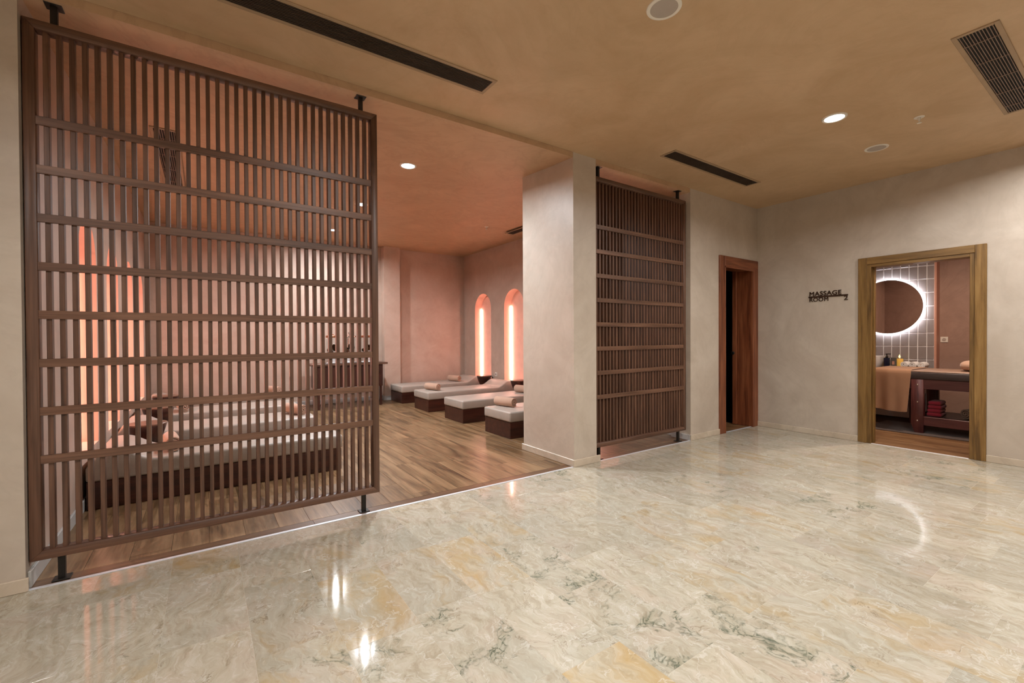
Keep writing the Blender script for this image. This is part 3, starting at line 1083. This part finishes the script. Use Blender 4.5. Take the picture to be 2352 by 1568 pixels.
sg = thing('room_sign', 'dark bronze lettered sign on the wall beside the massage room door', 'sign', (WX, 2.33, 1.74))
RT = Matrix(((0, 0, -1), (-1, 0, 0), (0, 1, 0))).to_euler()   # text x -> -Y, text y -> Z, text z -> -X


def letters(body, ytext_left, z0, width, height):
    """text whose start is at world Y=ytext_left and whose baseline is z0"""
    me, ax, bx, ay, by = text_mesh(body, 0.1, 0.004, 0.0)
    bm = bmesh.new()
    for dx, dy in ((-0.0016, 0), (0.0016, 0.0004), (0, -0.0016), (0, 0.0016)):     # heavier strokes
        m2 = me.copy()
        m2.transform(Matrix.Translation((dx, dy, dx * 0.02 + dy * 0.03)))
        bm.from_mesh(m2)
        bpy.data.meshes.remove(m2)
    bm.to_mesh(me)
    bm.free()
    xs = [v.co.x for v in me.vertices]
    ys = [v.co.y for v in me.vertices]
    ax, bx, ay, by = min(xs), max(xs), min(ys), max(ys)
    sx, sz = width / (bx - ax), height / (by - ay)
    for v in me.vertices:
        v.co = ((v.co.x - ax) * sx, (v.co.y - ay) * sz, v.co.z)
    ob('lettering', me, 'sign', sg, (-0.006, ytext_left - 2.33, z0 - 1.74), RT)


letters('MASSAGE', 2.534, 1.752, 0.345, 0.054)
letters('ROOM', 2.534, 1.680, 0.208, 0.050)
letters('2', 2.163, 1.680, 0.040, 0.052)
box('bar', (WX - 0.010, 2.122, 1.730), (WX - 0.001, 2.545, 1.748), 'sign', sg, 0, 1, tuple(sg.location))

# ------------------------------------------------------------------ massage-room door frame
df = struct(box('door_2', (WX - 0.018, 0.970, 0), (WX + 0.001, 1.055, 2.15), 'oak_z', bev=0.003), 'golden brown wooden frame of the massage room doorway')
od = tuple(df.location)
box('casing', (WX - 0.018, 1.935, 0), (WX + 0.001, 2.02, 2.15), 'oak_z', df, 0.003, 1, od)
box('casing', (WX - 0.018, 1.055, 2.072), (WX + 0.001, 1.935, 2.15), 'oak_y', df, 0.003, 1, od)
for (a, b_) in ((1.050, 1.090), (1.897, 1.940)):
    box('jamb', (WX - 0.008, a, 0), (WX + 0.152, b_, 2.075), 'oak_z', df, 0.002, 1, od)
box('jamb', (WX - 0.008, 1.090, 2.037), (WX + 0.152, 1.897, 2.075), 'oak_y', df, 0.002, 1, od)
for (a, b_) in ((1.090, 1.102), (1.885, 1.897)):
    box('stop', (WX + 0.06, a, 0), (WX + 0.10, b_, 2.037), 'oak_z', df, 0.001, 1, od)
struct(box('trim_3', (WX - 0.012, 1.092, -0.01), (WX + 0.012, 1.895, 0.0035), 'alu', bev=0.001), 'aluminium threshold of the massage room')

# ------------------------------------------------------------------ massage room
RX0, RX1, RY0, RY1, RZ = WX + 0.15, 8.90, 0.15, 3.05, 2.75
fl3 = struct(box('floor', (WX + 0.012, RY0, -0.06), (RX1, RY1, -0.0101), 'sub'), 'brown wood floor of the massage room')
planks(fl3, WX + 0.014, 8.0, 0.9, 2.9, 'plank2')
rc = struct(box('ceiling', (RX0, RY0, RZ), (RX1 + 0.1, RY1, RZ + 0.1), 'mauve'))
unseen_fixture(rc, 7.3, 1.5, RZ)
struct(box('wall_massage_back', (RX1, RY0, 0), (RX1 + 0.1, RY1, RZ), 'mauve'), 'mauve back wall of the massage room')
struct(box('wall_massage_right', (RX0, RY0 - 0.1, 0), (RX1 + 0.1, RY0, RZ), 'mauve'))
struct(box('wall_massage_left', (RX0, RY1, 0), (RX1 + 0.1, RY1 + 0.1, RZ), 'mauve'))
struct(box('wall_massage_front', (RX0, DY1 + 0.02, 0), (RX0 + 0.01, RY1, RZ), 'mauve'))
base('baseboard_massage', (RX1 - 0.016, RY0, 0), (RX1, 1.84, 0.09), 'base_out')
disk_lamp((7.3, 1.5, RZ - 0.02), P_ROOM2, (1.0, 0.78, 0.62))  # unseen lamp added to brighten the massage room

tw = struct(box('wall_tiled', (8.77, 1.868, 0), (RX1 + 0.02, RY1, RZ), 'grout_glint'), 'glazed tile wall behind the round mirror')
otw = tuple(tw.location)
ty, tz = 0.1015, 0.1975
yy = 1.870
iy = 0
while yy < 2.80:
    wid = (0.083 if iy == 0 else ty)
    for jz in range(3, 12):
        z0 = 0.10 + tz * jz
        if z0 > 2.45:
            continue
        o = box('tile', (8.762, yy + 0.005, z0 + 0.005), (8.772, yy + wid - 0.005, z0 + tz - 0.005), 'walltile', tw, 0.0035, 1, otw)
        o.rotation_euler = (0, random.uniform(-0.008, 0.008), random.uniform(-0.012, 0.012))
    yy += wid
    iy += 1
struct(box('trim_4', (8.745, 1.842, 0), (RX1, 1.868, RZ), 'salmon_trim', bev=0.002), 'salmon edge trim of the tiled wall')

# round backlit mirror
mr = thing('round_mirror', 'round mirror with a glowing white ring on the tiled wall', 'mirror', (8.76, 2.395, 1.69))
disc = lathe_mesh([(0, 0.045), (0.412, 0.045), (0.416, 0.041), (0.416, 0.030), (0, 0.030)], 72)
ob('mirror_glass', disc, 'mirror', mr, (0, 0, 0), (0, -PI / 2, 0))
rim = lathe_mesh([(0.4165, 0.030), (0.4225, 0.030), (0.4225, 0.042), (0.4195, 0.045), (0.4165, 0.045)], 72, True)
ob('glow_rim', rim, 'rim_glow', mr, (0, 0, 0), (0, -PI / 2, 0))  # added glowing edge, stands in for overexposed tile around the mirror
ring = lathe_mesh([(0.385, 0.020), (0.404, 0.020), (0.404, 0.029), (0.385, 0.029)], 72, True)
ob('light_ring', ring, 'ring', mr, (0, 0, 0), (0, -PI / 2, 0))
ob('back_box', lathe_mesh([(0, 0.0), (0.30, 0.0), (0.30, 0.030), (0, 0.030)], 40), 'white_plastic', mr, (0, 0, 0), (0, -PI / 2, 0))
socket((RX1 - 0.0002, 1.79, 1.185), PI / 2, 'beige wall socket on the mauve wall beside the tiled wall')

# vanity with basin
vn = thing('vanity_counter', 'dark vanity counter under the round mirror, behind the massage bed', 'vanity', (8.52, 2.42, 0))
ov = (8.52, 2.42, 0)
box('body', (8.33, 1.90, 0.42), (8.758, 2.98, 0.73), 'mahog_y', vn, 0.003, 1, ov)
box('top', (8.31, 1.88, 0.73), (8.758, 3.0, 0.77), 'mahog_y', vn, 0.003, 1, ov)
box('leg', (8.36, 1.93, 0), (8.44, 2.05, 0.42), 'mahog_z', vn, 0.002, 1, ov)
box('leg', (8.62, 1.93, 0), (8.70, 2.05, 0.42), 'mahog_z', vn, 0.002, 1, ov)
box('leg', (8.36, 2.84, 0), (8.44, 2.96, 0.42), 'mahog_z', vn, 0.002, 1, ov)
BAS = bmesh.new()
lv = [((0.17, 0.20), 0.0), ((0.19, 0.225), 0.06), ((0.20, 0.235), 0.165), ((0.185, 0.22), 0.165), ((0.165, 0.20), 0.05), ((0.10, 0.12), 0.03)]
rings = []
for (a, b_), z in lv:
    ringv = []
    for i in range(40):
        th = 2 * PI * i / 40
        ct, st_ = math.cos(th), math.sin(th)
        e = 0.4
        ringv.append(BAS.verts.new((a * math.copysign(abs(ct) ** e, ct), b_ * math.copysign(abs(st_) ** e, st_), z)))
    rings.append(ringv)
for a, b_ in zip(rings, rings[1:]):
    for i in range(40):
        BAS.faces.new((a[i], a[(i + 1) % 40], b_[(i + 1) % 40], b_[i]))
BAS.faces.new(rings[0][::-1])
BAS.faces.new(rings[-1])
tag(ob('wash_basin', sharpen(to_mesh(BAS, 'basin'), 50), 'ceramic', None, (8.54, 2.62, 0.77)), 'white ceramic wash basin standing on the vanity counter', 'basin')
pb = thing('pump_bottle', 'navy pump bottle on the vanity counter', 'bottle', (8.46, 2.335, 0.77))
ob('body', box_mesh(0.062, 0.066, 0.145, 0.008, 3), 'navy', pb, (0, 0, 0.0725))
ob('pump', lathe_mesh([(0, 0.145), (0.018, 0.145), (0.018, 0.165), (0.008, 0.168), (0.008, 0.195), (0.016, 0.197), (0.016, 0.207), (0, 0.209)], 18), 'black', pb)
ob('nozzle', box_mesh(0.012, 0.05, 0.012, 0.003), 'black', pb, (0, -0.022, 0.202))
bx_ = thing('gift_box', 'small grey box with a pale label on the vanity counter, beside the pump bottle', 'box', (8.48, 2.258, 0.77))
ob('carton', box_mesh(0.05, 0.062, 0.15, 0.003), 'box_grey', bx_, (0, 0, 0.075))
ob('label', box_mesh(0.002, 0.028, 0.05, 0.0), 'salmon_trim', bx_, (-0.0258, 0, 0.07))
cn = thing('candle', 'lit candle glowing yellow in a holder on the vanity counter', 'candle', (8.57, 2.215, 0.77))
ob('holder', lathe_mesh([(0, 0), (0.040, 0), (0.044, 0.01), (0.044, 0.13), (0.040, 0.13), (0.039, 0.05), (0, 0.05)], 24), 'amber_glass', cn)
ob('flame', lathe_mesh([(0, 0.14), (0.009, 0.15), (0.012, 0.16), (0.006, 0.178), (0, 0.192)], 14), 'flame', cn)
for i, (yy, lb) in enumerate(((2.115, 'rolled white towel on the vanity, beside the candle'), (2.02, 'middle one of the three rolled white towels on the vanity'), (1.925, 'rolled white towel on the vanity, beside the tile edge'))):
    wt = thing('white_towel', lb, 'towel', (8.46, yy, 0.77), 0, 'rolled white towels on the vanity')
    ob('roll', roll_mesh(0.052, 2.5, 0.20, 0.013), 'towel_white', wt, (0, 0, 0.0545), (0, 0, PI / 2))
    ob('core', lathe_mesh([(0, -0.07), (0.022, -0.07), (0.022, 0.09), (0.016, 0.094), (0, 0.094)], 16), 'towel' if i == 2 else 'towel_in', wt, (0, 0, 0.0545), (0, -PI / 2, 0))
tag(box('soap_bar', (8.33, 1.885, 0.7702), (8.39, 1.945, 0.80), 'ceramic', None, 0.006, 3), 'white soap bar at the edge of the vanity', 'soap')

# massage bed
mb = thing('massage_bed', 'dark plum wooden massage bed with brown padded top in the doorway', 'massage bed', (7.9, 1.3, 0))
om = (7.9, 1.3, 0)
BY0, BY1, BX0, BX1 = 0.32, 2.24, 7.50, 8.24


def mbx(name, lo, hi, mat, bev=0.003, seg=1, parent=mb, o=om):
    return box(name, lo, hi, mat, parent, bev, seg, o)


mbx('cushion', (BX0 - 0.006, BY0, 0.690), (BX1 + 0.006, BY1, 0.782), 'leather_dark', 0.012, 2)
mbx('cushion_top', (BX0 - 0.002, BY0 + 0.004, 0.778), (BX1 + 0.002, BY1 - 0.004, 0.798), 'leather_top', 0.010, 3)
for xx in (BX0 + 0.012, BX1 - 0.05):
    mbx('side_rail', (xx, BY0 + 0.05, 0.568), (xx + 0.038, BY1 - 0.05, 0.690), 'pur_y')
    mbx('lower_rail', (xx, 0.78, 0.105), (xx + 0.038, 1.80, 0.215), 'pur_y')
for xx in (BX0, BX1 - 0.07):
    for ya in (0.74, 1.700):
        lg = mb
        me = prism_mesh([(ya - om[1], 0.69), (ya - om[1], 0.0), (ya + 0.085 - om[1], 0.0), (ya + 0.122 - om[1], 0.12), (ya + 0.122 - om[1], 0.69)], xx - om[0] - 0.004, xx + 0.074 - om[0] - 0.004, 'YZ', 0.003, 1)
        lg = ob('leg', me, 'pur_z', mb)
        if xx == BX0:
            for zb_ in (0.16, 0.40, 0.62):
                ob('bolt', lathe_mesh([(0, 0), (0.010, 0), (0.010, 0.004), (0.006, 0.007), (0, 0.008)], 12), 'chrome', lg, (xx - om[0] - 0.003, ya + 0.06 - om[1], zb_), (0, -PI / 2, 0))
mbx('shelf', (BX0 + 0.06, 0.80, 0.195), (BX1 - 0.06, 1.80, 0.217), 'leather_dark', 0.002)


def throw_mesh():
    bm = bmesh.new()
    path = [(8.20, 0.004), (7.9, 0.004), (7.6, 0.004), (7.53, 0.004), (7.503, -0.002), (7.487, -0.016), (7.482, -0.05)]
    pts = [(x, 0.800 + z) for x, z in path] + [(7.480 - 0.01 * q / 10, 0.75 - 0.0485 * q) for q in range(1, 11)]
    ny = 26
    layers = []
    for off in (0.0, 0.006):
        grid = []
        for i, (x, z) in enumerate(pts):
            row = []
            hang = max(0, (i - 6) / 10)
            ux, uz = (0, 1) if i <= 3 else ((-0.5, 0.85) if i == 4 else ((-0.9, 0.4) if i == 5 else (-1, 0)))
            for j in range(ny):
                s_ = j / (ny - 1)
                y = 1.818 + (2.23 - 1.818) * s_ + 0.03 * hang * (1 - s_)
                xx = x - hang * (0.012 + 0.012 * math.sin(s_ * 15) + 0.010 * math.sin(s_ * 6 + 1))
                row.append(bm.verts.new((xx + ux * off, y, z - (0.010 * math.sin(s_ * 5) * hang) + uz * off)))
            grid.append(row)
        layers.append(grid)
    n_ = len(pts)
    for grid in layers:
        for a, b_ in zip(grid, grid[1:]):
            for j in range(ny - 1):
                bm.faces.new((a[j], a[j + 1], b_[j + 1], b_[j]))
    lo, hi = layers
    for j in range(ny - 1):
        for i in (0, n_ - 1):
            bm.faces.new((lo[i][j], lo[i][j + 1], hi[i][j + 1], hi[i][j]))
    for i in range(n_ - 1):
        for j in (0, ny - 1):
            bm.faces.new((lo[i][j], lo[i + 1][j], hi[i + 1][j], hi[i][j]))
    return sharpen(to_mesh(bm, 'throw'), 60)


tag(ob('draped_towel', throw_mesh(), 'towel_brown'), 'brown towel draped over the end of the massage bed', 'towel')


def pillow_mesh(a, b_, c, e=0.6):
    bm = bmesh.new()
    bmesh.ops.create_uvsphere(bm, u_segments=28, v_segments=16, radius=1)
    for v in bm.verts:
        co = v.co
        v.co = [math.copysign(abs(q) ** e, q) * s for q, s in zip(co, (a, b_, c))]
    return to_mesh(bm, 'pillow', True)


tag(ob('bolster', pillow_mesh(0.20, 0.115, 0.066, 0.75), 'towel', None, (7.90, 1.318, 0.8655)), 'salmon bolster pillow lying on the massage bed', 'pillow')
names = ('lowest', 'second from the bottom', 'third from the bottom', 'topmost')
for i in range(4):
    z0 = 0.2175 + 0.0485 * i
    tag(box('folded_towel', (7.60, 1.555 + 0.006 * (i % 2), z0), (7.86, 1.695 - 0.004 * i, z0 + 0.048), 'red_cloth', None, 0.018, 3), 'red folded towel on the bed shelf, %s of the stack' % names[i], 'towel', 'red folded towels on the bed shelf')
br = ob('brown_towel', roll_mesh(0.070, 2.6, 0.22, 0.016), 'brown_roll', None, (7.70, 1.30, 0.2175 + 0.0735), (0, 0, 1.2))
tag(br, 'taupe rolled towel on the bed shelf beside the door jamb', 'towel')
tag(box('floor_mat', (7.36, 0.70, 0.0), (8.26, 2.28, 0.007), 'mat', None, 0.002), 'dark brown mat under the massage bed', 'mat')
